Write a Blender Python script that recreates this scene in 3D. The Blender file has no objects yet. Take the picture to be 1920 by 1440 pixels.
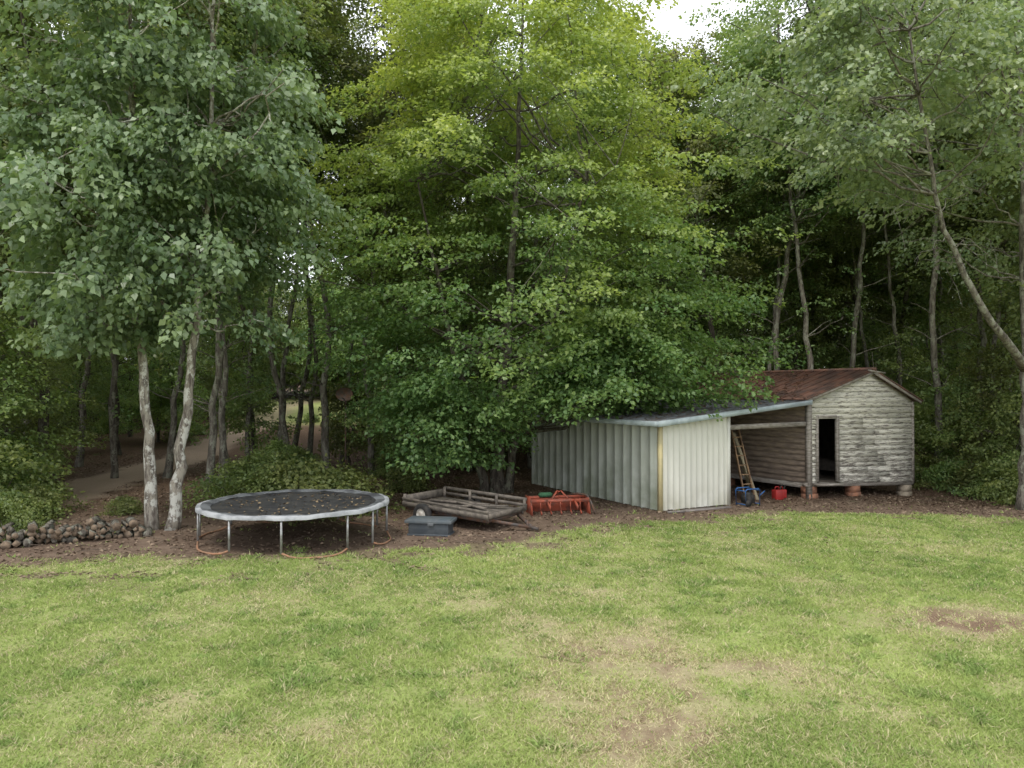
import bpy, math, random
import numpy as np
from mathutils import Vector
RNG=np.random.default_rng(7); random.seed(7)
scene=bpy.context.scene
# ---------------------------------------------------------------- helpers
def _hash(ix,iy,iz,seed):
    h=(ix.astype(np.int64)*374761393+iy.astype(np.int64)*668265263+iz.astype(np.int64)*2147483647+seed*974634777)&0xffffffff
    h=((h^(h>>13))*1274126177)&0xffffffff
    h=((h^(h>>16))*2246822519)&0xffffffff
    h=h^(h>>15)
    return (h&0xffffff)/float(0xffffff)
def vn(x,y,z=None,scale=1.0,seed=0):
    x=np.asarray(x,float)/scale; y=np.asarray(y,float)/scale
    z=np.zeros_like(x) if z is None else np.asarray(z,float)/scale
    ix,iy,iz=np.floor(x),np.floor(y),np.floor(z)
    fx,fy,fz=x-ix,y-iy,z-iz
    fx=fx*fx*(3-2*fx);fy=fy*fy*(3-2*fy);fz=fz*fz*(3-2*fz)
    r=0
    for a in (0,1):
        for b in (0,1):
            for c in (0,1):
                w=(fx if a else 1-fx)*(fy if b else 1-fy)*(fz if c else 1-fz)
                r=r+w*_hash(ix+a,iy+b,iz+c,seed)
    return r
def fbm(x,y,scale,seed,o=3):
    r=0;a=.5;t=0
    for i in range(o):
        r=r+a*vn(x,y,None,scale/(2**i),seed+i*17);t+=a;a*=.5
    return r/t
def ss(a,b,x):
    t=np.clip((np.asarray(x,float)-a)/(b-a),0,1);return t*t*(3-2*t)
def terr(x,y):
    x=np.asarray(x,float);y=np.asarray(y,float)
    z=.05*(fbm(x,y,5,3,2)-.5)
    z=z+.08*ss(-2,-7,x)*ss(9,14,y)
    z=z-.26*np.exp(-((x-14.5)**2/10+(y-24.5)**2/14))
    z=z+.045*np.clip(y-29,0,120)*ss(29,40,y)
    z=z+.5*(fbm(x,y,14,5,2)-.5)*ss(27,40,y)
    return z
def T(x,y): return float(terr(np.array([x]),np.array([y]))[0])

class MB:
    def __init__(s): s.v=[];s.f=[];s.m=[];s.c=[];s.n=0
    def add(s,v,f,mat=0,col=None):
        v=np.asarray(v,float).reshape(-1,3);f=np.asarray(f,np.int64)
        s.v.append(v);s.f.append(f+s.n);s.m.append(np.full(len(f),mat,np.int32))
        if col is None: col=np.tile([.5,.5,.5,1.],(len(v),1))
        else:
            col=np.asarray(col,float)
            if col.ndim==1: col=np.tile(col,(len(v),1))
        s.c.append(col);s.n+=len(v)
    def hexa(s,p,mat=0,col=None):
        s.add(p,[[0,3,2,1],[4,5,6,7],[0,1,5,4],[1,2,6,5],[2,3,7,6],[3,0,4,7]],mat,col)
    def box(s,c,size,mat=0,rot=0,col=None,tilt=None):
        sx,sy,sz=[q/2 for q in size]
        p=np.array([[-sx,-sy,-sz],[sx,-sy,-sz],[sx,sy,-sz],[-sx,sy,-sz],[-sx,-sy,sz],[sx,-sy,sz],[sx,sy,sz],[-sx,sy,sz]])
        if tilt: 
            ct,st=math.cos(tilt),math.sin(tilt); p=np.stack([p[:,0],p[:,1]*ct-p[:,2]*st,p[:,1]*st+p[:,2]*ct],1)
        cr,sr=math.cos(rot),math.sin(rot)
        p=np.stack([p[:,0]*cr-p[:,1]*sr,p[:,0]*sr+p[:,1]*cr,p[:,2]],1)+np.array(c)
        s.hexa(p,mat,col)
    def beam(s,a,b,w,h,mat=0,col=None):
        a=np.array(a,float);b=np.array(b,float);d=b-a;d/=np.linalg.norm(d)
        up=np.array([0,0,1.]) if abs(d[2])<.95 else np.array([0,1.,0])
        sd=np.cross(d,up);sd/=np.linalg.norm(sd);up=np.cross(sd,d)
        o=[-sd*w/2-up*h/2, sd*w/2-up*h/2, sd*w/2+up*h/2, -sd*w/2+up*h/2]
        s.hexa([a+q for q in o]+[b+q for q in o],mat,col)
    def tube(s,pts,rad,n=8,mat=0,col=None,cap=True,closed=False):
        pts=np.asarray(pts,float);k=len(pts);rad=np.broadcast_to(np.asarray(rad,float),(k,))
        if closed: t=np.roll(pts,-1,0)-np.roll(pts,1,0)
        else: t=np.gradient(pts,axis=0)
        t/=np.linalg.norm(t,axis=1)[:,None]+1e-9
        m=t.mean(0)
        if closed or abs(m[2])<.8: ref=np.array([0,0,1.])
        else: ref=np.array([0,1.,0])
        a=np.cross(t,ref);a/=np.linalg.norm(a,axis=1)[:,None]+1e-9;b=np.cross(t,a)
        th=np.linspace(0,2*math.pi,n,endpoint=False)
        v=pts[:,None,:]+rad[:,None,None]*(np.cos(th)[None,:,None]*a[:,None,:]+np.sin(th)[None,:,None]*b[:,None,:])
        I=np.arange(k if closed else k-1);J=np.arange(n)
        ii,jj=np.meshgrid(I,J,indexing='ij');i2=(ii+1)%k;j2=(jj+1)%n
        f=np.stack([ii*n+jj,ii*n+j2,i2*n+j2,i2*n+jj],-1).reshape(-1,4)
        base=s.n
        s.add(v,f,mat,col)
        if cap and not closed:
            s.f.append(np.array([list(range(n))[::-1]])+base);s.m.append(np.array([mat],np.int32))
            s.f.append(np.array([list(range(n))])+base+(k-1)*n);s.m.append(np.array([mat],np.int32))
    def mesh(s,name,mats,smooth=False):
        me=bpy.data.meshes.new(name)
        V=np.concatenate(s.v);me.vertices.add(len(V));me.vertices.foreach_set('co',V.astype(np.float32).ravel())
        L=np.concatenate([f.ravel() for f in s.f]);tot=np.concatenate([np.full(len(f),f.shape[1]) for f in s.f])
        st=np.concatenate([[0],np.cumsum(tot)[:-1]])
        me.loops.add(len(L));me.loops.foreach_set('vertex_index',L.astype(np.int32))
        me.polygons.add(len(tot));me.polygons.foreach_set('loop_start',st.astype(np.int32))
        me.polygons.foreach_set('loop_total',tot.astype(np.int32))
        me.polygons.foreach_set('material_index',np.concatenate(s.m))
        if smooth: me.polygons.foreach_set('use_smooth',np.ones(len(tot),bool))
        at=me.attributes.new('Col','FLOAT_COLOR','POINT');at.data.foreach_set('color',np.concatenate(s.c).astype(np.float32).ravel())
        for m in mats: me.materials.append(m)
        me.update(calc_edges=True)
        return me
    def obj(s,name,mats,parent=None,smooth=False,loc=None):
        o=bpy.data.objects.new(name,s.mesh(name,mats,smooth));scene.collection.objects.link(o)
        if parent: o.parent=parent
        if loc is not None:o.location=loc
        return o
def empty(name,loc=(0,0,0)):
    o=bpy.data.objects.new(name,None);scene.collection.objects.link(o);return o

# ---------------------------------------------------------------- materials
def newmat(name):
    m=bpy.data.materials.new(name);m.use_nodes=True;nt=m.node_tree;nt.nodes.clear()
    out=nt.nodes.new('ShaderNodeOutputMaterial');return m,nt,out
def N(nt,t,**k):
    n=nt.nodes.new(t)
    for a,b in k.items(): setattr(n,a,b)
    return n
def mixc(nt,f,a,b,bt='MIX'):
    n=nt.nodes.new('ShaderNodeMix');n.data_type='RGBA';n.blend_type=bt
    for s,v in ((0,f),(6,a),(7,b)):
        if isinstance(v,bpy.types.NodeSocket): nt.links.new(v,n.inputs[s])
        else: n.inputs[s].default_value=v if s==0 else (*v,1)
    return n.outputs[2]
def math_(nt,op,a,b=0.5,c=None,clamp=False):
    n=nt.nodes.new('ShaderNodeMath');n.operation=op;n.use_clamp=clamp
    for i,v in enumerate((a,b,c)):
        if v is None: continue
        if isinstance(v,bpy.types.NodeSocket): nt.links.new(v,n.inputs[i])
        else:n.inputs[i].default_value=v
    return n.outputs[0]
def ramp(nt,v,a,b):
    n=nt.nodes.new('ShaderNodeMapRange');n.inputs[1].default_value=a;n.inputs[2].default_value=b;n.clamp=True
    n.interpolation_type='SMOOTHSTEP'
    nt.links.new(v,n.inputs[0]);return n.outputs[0]
def noise(nt,scale,detail=4,vec=None,stretch=None,rough=.6):
    n=nt.nodes.new('ShaderNodeTexNoise');n.inputs['Scale'].default_value=scale;n.inputs['Detail'].default_value=detail;n.inputs['Roughness'].default_value=rough
    if vec is None:
        g=nt.nodes.new('ShaderNodeNewGeometry');vec=g.outputs['Position']
    if stretch is not None:
        mp=nt.nodes.new('ShaderNodeMapping');mp.inputs['Scale'].default_value=stretch[:3]
        nt.links.new(vec,mp.inputs[0]);vec=mp.outputs[0]
    nt.links.new(vec,n.inputs['Vector']);return n.outputs['Fac']
def bsdf(nt,out,col,rough=.8,spec=.3,bump=None,bs=.3,bd=.02,metal=0):
    b=nt.nodes.new('ShaderNodeBsdfPrincipled');b.inputs['Roughness'].default_value=rough
    b.inputs['Specular IOR Level'].default_value=spec;b.inputs['Metallic'].default_value=metal
    if isinstance(col,bpy.types.NodeSocket): nt.links.new(col,b.inputs['Base Color'])
    else:b.inputs['Base Color'].default_value=(*col,1)
    if bump is not None:
        bn=nt.nodes.new('ShaderNodeBump');bn.inputs['Strength'].default_value=bs;bn.inputs['Distance'].default_value=bd
        nt.links.new(bump,bn.inputs['Height']);nt.links.new(bn.outputs[0],b.inputs['Normal'])
    nt.links.new(b.outputs[0],out.inputs[0]);return b
def simple(name,c1,c2=None,scale=6,rough=.8,spec=.3,metal=0,stretch=None,bs=.3,lo=.35,hi=.65,bd=.01):
    m,nt,out=newmat(name)
    if c2 is None:c2=tuple(x*.7 for x in c1)
    n=noise(nt,scale,5,stretch=stretch);bsdf(nt,out,mixc(nt,ramp(nt,n,lo,hi),c1,c2),rough,spec,n,bs,bd,metal);return m
def leafmat(name,dark,light,young,trans=.35,rough=.5,spec=.35,vary=0.0):
    m,nt,out=newmat(name)
    at=N(nt,'ShaderNodeAttribute',attribute_name='Col');sp=N(nt,'ShaderNodeSeparateColor');nt.links.new(at.outputs['Color'],sp.inputs[0])
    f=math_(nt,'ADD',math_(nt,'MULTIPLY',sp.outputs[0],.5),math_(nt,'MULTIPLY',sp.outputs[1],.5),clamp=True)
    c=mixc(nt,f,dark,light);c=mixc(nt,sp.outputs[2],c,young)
    if vary:
        oi=nt.nodes.new('ShaderNodeObjectInfo')
        h=nt.nodes.new('ShaderNodeHueSaturation')
        nt.links.new(c,h.inputs['Color'])
        nt.links.new(math_(nt,'MULTIPLY_ADD',oi.outputs['Random'],.06,.455),h.inputs['Hue'])
        nt.links.new(math_(nt,'MULTIPLY_ADD',oi.outputs['Random'],vary,1-vary/2),h.inputs['Value']);h.inputs['Saturation'].default_value=.92;c=h.outputs[0]
    b=nt.nodes.new('ShaderNodeBsdfPrincipled');b.inputs['Roughness'].default_value=rough;b.inputs['Specular IOR Level'].default_value=spec
    nt.links.new(c,b.inputs['Base Color'])
    tr=nt.nodes.new('ShaderNodeBsdfTranslucent')
    tc=mixc(nt,1.0,c,(1.55,1.62,.85),'MULTIPLY');nt.links.new(tc,tr.inputs[0])
    mx=nt.nodes.new('ShaderNodeMixShader');mx.inputs[0].default_value=trans
    nt.links.new(b.outputs[0],mx.inputs[1]);nt.links.new(tr.outputs[0],mx.inputs[2]);nt.links.new(mx.outputs[0],out.inputs[0]);return m

M_maple=leafmat('maple_leaf',(.072,.15,.055),(.185,.295,.105),(.44,.49,.14),.34,.42,.5)
M_hick=leafmat('hickory_leaf',(.082,.142,.073),(.205,.29,.145),(.33,.40,.19),.28,.38,.6)
M_oak=leafmat('oak_leaf',(.13,.195,.11),(.29,.37,.21),(.44,.48,.28),.30,.38,.6)
M_forest=leafmat('forest_leaf',(.062,.125,.048),(.155,.24,.08),(.30,.36,.11),.36,.45,.45,.6)
M_under=leafmat('undergrowth_leaf',(.072,.14,.048),(.185,.28,.08),(.33,.39,.11),.38,.45,.45,.6)
def bark(name,a,b,c,sc=1.0):
    m,nt,out=newmat(name)
    tc=nt.nodes.new('ShaderNodeTexCoord')
    n=noise(nt,11,6,tc.outputs['Object'],(1,1,.25),.7);n2=noise(nt,4.5,5,tc.outputs['Object'],(1,1,.7),.7)
    col=mixc(nt,ramp(nt,n,.38,.6),a,b);col=mixc(nt,ramp(nt,n2,.5,.57),col,c)
    bsdf(nt,out,col,.9,.15,n,.9,.05);return m
M_barkL=bark('bark_light',(.12,.10,.085),(.33,.30,.25),(.54,.53,.48))
M_barkD=bark('bark_dark',(.045,.038,.032),(.12,.103,.083),(.16,.16,.12))
M_barkM=bark('bark_grey',(.075,.065,.055),(.2,.18,.15),(.26,.26,.21))

# ---------------------------------------------------------------- ground
bx=np.array([-60,-14,-9.6,-5.8,-2.9,-.7,1.55,3.9,8,13.2,20,60.]);by=np.array([12.8,12.9,13.2,13.6,14.5,15.4,17.0,18.5,19.7,18.8,18.4,18])
pathx=np.array([-13.,-13.6,-14.8,-15.8,-18.,-22.]);pathy=np.array([15.,21,26,36,50,70.])
def cover(x,y):
    yb=np.interp(x,bx,by)+1.4*(fbm(x,y,2.4,11)-.5)+1.2*(fbm(x,y,.5,12)-.5)
    dirt=ss(-.8,.8,y-yb)
    dirt=np.maximum(dirt,.85*ss(-2.6,-.2,y-yb)*ss(.53,.65,fbm(x,y,.7,14)))
    far=ss(47,52,y+3*(vn(x,y,None,6,2)-.5))*ss(-.10,-.14,x/np.maximum(y,1))*ss(-.42,-.36,x/np.maximum(y,1))*(1-ss(78,84,y))
    dry=np.zeros_like(x)
    for (cx,cy,rx,ry,s) in ((1.15,7.2,1.1,1.6,.95),(.9,9.2,1.2,1.1,.7),(1.9,8.4,.35,2.4,.7),(.5,8.2,.3,2.2,.7),(2.9,8.5,.8,.5,.5),(-3.6,7.6,.5,.35,.35),(-2.2,7.0,.5,.3,.35),(6.5,10.3,1.2,.8,.9),(2.1,10.4,.4,.2,.5),(.3,11.5,1.8,.6,.3)):
        d=np.sqrt(((x-cx)/rx)**2+((y-cy)/ry)**2)+1.5*(fbm(x,y,.9,21,4)-.5)
        dry=np.maximum(dry,s*(1-ss(.2,1.5,d)))
    dry=np.clip(dry+.30*ss(.50,.8,fbm(x,y,1.7,31))+.34*ss(.5,.8,fbm(x,y,.3,35)),0,1)
    bare=(1-ss(.3,1.25,np.sqrt(((x-6.6)/1.15)**2+((y-10.3)/.66)**2)+1.5*(fbm(x,y,.5,41,4)-.5)))*ss(.2,.5,fbm(x,y,.16,43))
    for (cx,cy,rx,ry) in ((2.1,10.4,.4,.15),(1.3,7.2,.9,1.3),(.9,9,.8,.7),(1.9,8.4,.22,2.0),(.5,8.2,.2,1.8),(-.2,14.6,.9,.25),(1.6,13.6,.6,.2),(2.9,8.7,.6,.3)):
        bare=np.maximum(bare,.7*(1-ss(.2,1.2,np.sqrt(((x-cx)/rx)**2+((y-cy)/ry)**2)+1.6*(fbm(x,y,.3,47,4)-.5)))*ss(.35,.62,fbm(x,y,.12,48)))
    return dirt,far,dry,bare
def axis(core0,core1,step,far,grow=1.18):
    a=list(np.arange(core0,core1+step/2,step));s=step;p=a[-1]
    while p<far: s*=grow;p+=s;a.append(p)
    s=step;p=a[0];b=[]
    while p>-far: s*=grow;p-=s;b.append(p)
    return np.array(b[::-1]+a)
X=axis(-18,16,.12,700);Y=axis(5,28,.12,700,1.12)
gx,gy=np.meshgrid(X,Y);gz=terr(gx,gy)
d,fa,dr,ba=cover(gx.ravel(),gy.ravel())
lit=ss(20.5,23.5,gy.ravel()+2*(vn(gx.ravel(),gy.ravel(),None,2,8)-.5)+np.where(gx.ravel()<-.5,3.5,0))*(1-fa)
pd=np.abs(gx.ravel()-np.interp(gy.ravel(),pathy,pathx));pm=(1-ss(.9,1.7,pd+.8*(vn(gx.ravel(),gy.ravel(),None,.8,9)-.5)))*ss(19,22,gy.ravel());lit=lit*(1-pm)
col=np.stack([np.clip(d*(1-fa),0,1),np.clip(lit,0,1),np.maximum(dr*(1-d),pm),ba],1)
nx,ny=len(X),len(Y)
ii,jj=np.meshgrid(np.arange(ny-1),np.arange(nx-1),indexing='ij')
F=np.stack([ii*nx+jj,ii*nx+jj+1,(ii+1)*nx+jj+1,(ii+1)*nx+jj],-1).reshape(-1,4)
g=MB();g.add(np.stack([gx,gy,gz],-1),F,0,col)
m,nt,out=newmat('ground_soil_grass')
at=N(nt,'ShaderNodeAttribute',attribute_name='Col');sp=N(nt,'ShaderNodeSeparateColor');nt.links.new(at.outputs['Color'],sp.inputs[0])
n1=noise(nt,1.1,6);n2=noise(nt,14,6,rough=.75);n3=noise(nt,45,4,rough=.8)
grass=mixc(nt,ramp(nt,n1,.3,.7),(.27,.33,.10),(.37,.42,.15));grass=mixc(nt,ramp(nt,n2,.4,.75),grass,(.36,.33,.18))
grass=mixc(nt,ramp(nt,n3,.55,.72),grass,(.2,.24,.08))
dry=mixc(nt,ramp(nt,n2,.3,.7),(.48,.40,.26),(.34,.27,.17))
grass=mixc(nt,math_(nt,'MULTIPLY',sp.outputs[2],.9),grass,dry)
dirt=mixc(nt,ramp(nt,n2,.35,.65),(.20,.138,.10),(.115,.083,.063));dirt=mixc(nt,ramp(nt,n1,.45,.7),dirt,(.22,.16,.118));dirt=mixc(nt,ramp(nt,n3,.55,.7),dirt,(.32,.25,.185))
dirt=mixc(nt,math_(nt,'MULTIPLY',sp.outputs[2],.85),dirt,mixc(nt,ramp(nt,n2,.3,.7),(.46,.36,.27),(.36,.27,.2)))
grass=mixc(nt,at.outputs['Alpha'],grass,mixc(nt,ramp(nt,n3,.4,.6),(.27,.18,.12),(.16,.11,.078)))
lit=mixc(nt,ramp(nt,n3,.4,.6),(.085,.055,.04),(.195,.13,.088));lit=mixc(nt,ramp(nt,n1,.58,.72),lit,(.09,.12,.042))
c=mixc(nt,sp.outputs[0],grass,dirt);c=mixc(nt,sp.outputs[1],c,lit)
bsdf(nt,out,c,.95,.1,n3,.7,.03)
g.obj('ground',[m],smooth=True)

# grass blades
def make_grass():
    K=740000
    y=5.0+ (21.5-5.0)*RNG.random(K)**1.25
    x=(RNG.random(K)*2-1)*(y*.80+1.6)
    d,fa,dr,ba=cover(x,y)
    tuft=fbm(x,y,.5,51)
    keep=RNG.random(K)<(1-ss(.2,.95,d+.7*(fbm(x,y,.3,52)-.5)))*(1-.85*ba)*(1-.3*dr)*(.5+.95*ss(.3,.6,tuft))
    x,y,d,dr,tuft=[q[keep] for q in (x,y,d,dr,tuft)];n=len(x);z=terr(x,y)
    wd=ss(.58,.72,fbm(x,y,.28,71))
    h=(.016+.028*RNG.random(n))*(1+y*.02)*(.5+1.0*tuft)*(1-.4*dr)*(1+.3*wd);w=.0048*(1+y*.11)*(1+.6*wd)
    a=RNG.random(n)*2*math.pi;lx=RNG.normal(0,1.0,n)*h;ly=RNG.normal(0,1.0,n)*h
    V=np.zeros((n,3,3));ca,sa=np.cos(a)*w,np.sin(a)*w
    V[:,0]=np.stack([x-ca,y-sa,z-.004],1);V[:,1]=np.stack([x+ca,y+sa,z-.004],1);V[:,2]=np.stack([x+lx,y+ly,z+h],1)
    big=fbm(x,y,2.2,61);mid=fbm(x,y,.6,63);r=RNG.random(n)
    g1=np.array([.265,.355,.105]);g2=np.array([.505,.575,.205]);g3=np.array([.64,.565,.36])
    f=np.clip(.05+.8*(big-.2)+.6*(mid-.35)+.35*(r-.5),0,1)[:,None]
    c=g1*(1-f)+g2*f
    c=c*(1-.35*wd[:,None])+np.array([.20,.32,.11])*.35*wd[:,None]
    fd=np.clip((RNG.random(n)<(.09+.75*dr))*1.0,0,1)[:,None]*.85
    c=c*(1-fd)+g3*fd;c*= (.78+.44*RNG.random(n))[:,None]
    C=np.ones((n,3,4));C[:,:,:3]=c[:,None,:]
    b=MB();b.add(V.reshape(-1,3),np.arange(n*3).reshape(-1,3),0,C.reshape(-1,4))
    m,nt,out=newmat('grass_blade')
    at=N(nt,'ShaderNodeAttribute',attribute_name='Col')
    df=nt.nodes.new('ShaderNodeBsdfDiffuse');tr=nt.nodes.new('ShaderNodeBsdfTranslucent')
    nt.links.new(at.outputs['Color'],df.inputs[0]);nt.links.new(at.outputs['Color'],tr.inputs[0])
    mx=nt.nodes.new('ShaderNodeMixShader');mx.inputs[0].default_value=.4
    nt.links.new(df.outputs[0],mx.inputs[1]);nt.links.new(tr.outputs[0],mx.inputs[2]);nt.links.new(mx.outputs[0],out.inputs[0])
    b.obj('grass',[m])
make_grass()

# ---------------------------------------------------------------- leaves
def norm(a): return a/(np.linalg.norm(a,axis=-1,keepdims=True)+1e-9)
def add_leaves(mb,P,ax,nr,L,W,mat,col,fold=.12):
    ax=norm(ax);sd=norm(np.cross(ax,nr));nr=np.cross(sd,ax)
    L=L[:,None];W=W[:,None]
    V=np.stack([P,P+ax*L*.45+sd*W*.5+nr*L*fold,P+ax*L-nr*L*.12,P+ax*L*.45-sd*W*.5+nr*L*fold],1)
    n=len(P);mb.add(V.reshape(-1,3),np.arange(n*4).reshape(-1,4),mat,np.repeat(col,4,axis=0))
UP=np.array([0,0,1.])
def sprays(mb,C,O,npl,slen,swid,leafL,droop,mat,young,hang=.2,rng=RNG,tilt=.5,zj=.07):
    S=len(C);O=O*np.array([1,1,.35]);O=norm(O);sd=norm(np.cross(O,UP))
    s=rng.random((S,npl));lat=rng.normal(0,.5,(S,npl))*swid*(1.1-.6*s)
    sz=(.7+.6*rng.random((S,1)))
    P=C[:,None,:]+O[:,None,:]*((s-.4)*slen*sz)[...,None]+sd[:,None,:]*(lat*sz)[...,None]
    P[...,2]+=rng.normal(0,zj,(S,npl))-droop*s*s-.25*np.abs(lat)
    ax=O[:,None,:]*.6+sd[:,None,:]*(np.sign(lat)*.6)[...,None]+rng.normal(0,.45,P.shape);ax[...,2]-=hang
    nr=UP+rng.normal(0,tilt,P.shape)+O[:,None,:]*.25
    r=rng.random((S,npl));g=np.repeat(rng.random((S,1)),npl,1)
    yo=np.clip(np.repeat(young[:,None],npl,1)*(.5+.8*s)+rng.normal(0,.08,(S,npl)),0,1)
    col=np.stack([r,g,yo,np.ones_like(r)],-1).reshape(-1,4)
    LL=leafL*(.65+.6*rng.random(S*npl))
    add_leaves(mb,P.reshape(-1,3),ax.reshape(-1,3),nr.reshape(-1,3),LL,LL*.72,mat,col)
def curve(a,b,sag,n=7,wob=.1,rng=RNG):
    a=np.array(a,float);b=np.array(b,float);t=np.linspace(0,1,n)[:,None]
    mid=(a+b)/2+np.array([0,0,sag])
    p=(1-t)**2*a+2*t*(1-t)*mid+t*t*b
    w=rng.normal(0,wob,(n,3));w[0]=0;w[-1]=0
    return p+w
def crown(n,cen,zs,rs,rng,sy=1.0,inner=.35,gap=.38,gs=1.6,seed=0,lob=.18,lean=(0,0)):
    out=[];od=[]
    zs=np.array(zs,float);rs=np.array(rs,float);ph=rng.random(4)*6.28
    zz=np.linspace(zs[0],zs[-1],200);w=np.interp(zz,zs,rs)+.3;w/=w.sum()
    while sum(map(len,out))<n:
        z=rng.choice(zz,2*n,p=w)+rng.normal(0,.1,2*n);th=rng.random(2*n)*2*math.pi
        f=np.sqrt(inner**2+(1-inner**2)*rng.random(2*n))
        R=np.interp(z,zs,rs)*(1+lob*np.sin(3*th+ph[0]+z*.5)+lob*.7*np.sin(5*th+ph[1]-z*.9))
        lay=1+.14*np.sin(z*3.3+2*np.sin(th*2+ph[2]))
        x=np.cos(th)*R*f*lay;y=np.sin(th)*R*f*sy*lay
        P=np.stack([cen[0]+x+lean[0]*(z-zs[0]),cen[1]+y+lean[1]*(z-zs[0]),z],1)
        k=vn(P[:,0],P[:,1],P[:,2]*1.5,gs,seed)>gap
        out.append(P[k]);od.append(np.stack([x,y,np.full_like(x,.0)],1)[k])
    return np.concatenate(out)[:n],norm(np.concatenate(od)[:n]+1e-6)
def trunk(mb,pts,r0,r1,mat,n=10,rng=RNG,flare=1.5,wob=.03):
    pts=np.array(pts,float);k=22
    t=np.linspace(0,len(pts)-1,k);P=np.stack([np.interp(t,np.arange(len(pts)),pts[:,i]) for i in range(3)],1)
    P[1:-1]=(P[:-2]+2*P[1:-1]+P[2:])/4
    P[1:-1,:2]+=rng.normal(0,wob,(k-2,2))
    r=np.linspace(r0,r1,k)*(1+rng.normal(0,.04,k));r[0]*=flare;r[1]*=1.08
    mb.tube(P,r,n,mat);return P
def limbs(mb,TP,targets,mat,r0=.07,rng=RNG,drop=.45,twigs=None,n=6):
    pts=[TP]
    for tg in targets:
        zt=tg[2]-np.linalg.norm(tg[:2]-TP[-1][:2])*drop
        i=np.argmin(np.abs(TP[:,2]-max(zt,TP[0,2]+2.)))
        a=TP[i];L=np.linalg.norm(tg-a)
        c=curve(a,tg,-.08*L+rng.normal(0,.1),8,.035*L**.5,rng)
        mb.tube(c,np.linspace(r0*(.5+.08*L),.012,8),6,mat,cap=False);pts.append(c)
    if twigs is not None and len(twigs):
        A=np.concatenate(pts[1:] if len(pts)>1 else pts)
        for q in twigs:
            dd=((A-q)**2).sum(1);a=A[dd.argmin()]
            if dd.min()<.02: continue
            mb.tube(curve(a,q,-.05,4,.03,rng),np.linspace(.018,.006,4),4,mat,cap=False)

O0=np.array([4.06,19.8]);Wd=np.array([.891,.454]);Dd=np.array([-.485,.874])
def rz(u): return 2.47+(u+.25)*.092
# --- central maple
def central_maple():
    rng=np.random.default_rng(21);b=MB()
    bxp,byp=-.5,23.6;z0=T(bxp,byp)-.1
    TP=trunk(b,[(bxp,byp,z0),(-.4,23.6,2),(-.1,23.7,6),(.2,23.6,11),(.4,23.5,17.5)],.24,.03,1,rng=rng)
    T2=trunk(b,[(bxp+.35,byp+.1,z0),(.1,23.5,2),(1.2,23.1,5),(2.4,22.8,10)],.17,.03,1,rng=rng)
    T3=trunk(b,[(bxp-.4,byp,z0),(-1.1,23.5,2),(-2.0,23.1,5),(-3.0,22.8,10)],.16,.03,1,rng=rng)
    C,O=crown(1980,(.15,23.5),[2.3,3.5,5,7,9,11,13,15,17,18.8],[4.2,5.6,6.6,6.8,6.3,5.8,5.2,4.5,3.6,1.8],rng,sy=.84,inner=.5,gap=.45,gs=1.4,seed=4,lob=.15)
    C2,O2=crown(150,(-1.9,21.2),[1.2,2,3,3.6],[1.0,1.8,2.2,1.8],rng,inner=.2,gap=.3,seed=9)
    C3,O3=crown(400,(3.1,20.9),[2.7,3.2,4.4,5.6],[2.7,2.9,2.5,1.2],rng,inner=.2,gap=.33,gs=1.1,seed=19)
    C=np.concatenate([C,C2,C3]);O=np.concatenate([O,O2,O3])
    rel=C[:,:2]-O0;u=(rel[:,0]*Dd[1]-rel[:,1]*Dd[0])/(Wd[0]*Dd[1]-Wd[1]*Dd[0])
    low=np.where(C[:,0]>.3,np.maximum(2.75,rz(u)+.33),1.2);low=np.where(C[:,0]<-3.3,2.7,low)
    k=(C[:,2]>low)&~((C[:,0]>3.0)&(C[:,1]<19.6)&(C[:,2]<4));C=C[k];O=O[k]
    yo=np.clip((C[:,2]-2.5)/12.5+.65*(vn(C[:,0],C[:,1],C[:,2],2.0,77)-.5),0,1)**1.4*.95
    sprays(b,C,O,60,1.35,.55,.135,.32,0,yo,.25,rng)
    idx=rng.choice(len(C),90,replace=False)
    tg=C[idx]-O[idx]*.5
    for tp,sel in ((TP,slice(0,46)),(T2,slice(46,68)),(T3,slice(68,90))):
        limbs(b,tp,tg[sel],1,.05,rng,twigs=C[rng.choice(len(C),110)] if tp is TP else None)
    b.obj('maple_tree',[M_maple,M_barkD])
central_maple()

def hick(seed,base,pts,cen,zs,rs,n,name,r0):
    rng=np.random.default_rng(seed);b=MB();z0=T(*base)-.1
    TP=trunk(b,[(base[0],base[1],z0)]+pts,r0,.03,1,14,rng,1.25)
    C,O=crown(n,cen,zs,rs,rng,inner=.3,gap=.48,gs=1.2,seed=seed,lob=.22)
    yo=.35*rng.random(len(C))
    sprays(b,C,O,50,.95,.42,.17,.4,0,yo,.85,rng,.65,.13)
    idx=rng.choice(len(C),45,replace=False)
    limbs(b,TP,C[idx]-O[idx]*.3,1,.045,rng,twigs=C[rng.choice(len(C),120)])
    b.obj(name,[M_hick,M_barkL],smooth=False)
hick(31,(-8.42,16.9),[(-8.55,16.9,2),(-8.75,17,4.5),(-8.95,17,8),(-9.2,17,15)],(-9.5,17.0),[4.6,6,8,10,12,14,16],[1.5,2.5,2.9,2.9,2.6,2.0,.6],500,'hickory_tree',.15)
hick(32,(-7.98,16.9),[(-7.78,17,2),(-7.55,17.1,4.5),(-7.3,17.2,8),(-7.1,17.3,15)],(-7.2,17.2),[4.7,6,8,10,12,14,16],[1.2,2.0,2.3,2.3,2.1,1.7,.6],390,'hickory_tree.001',.15)

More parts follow.
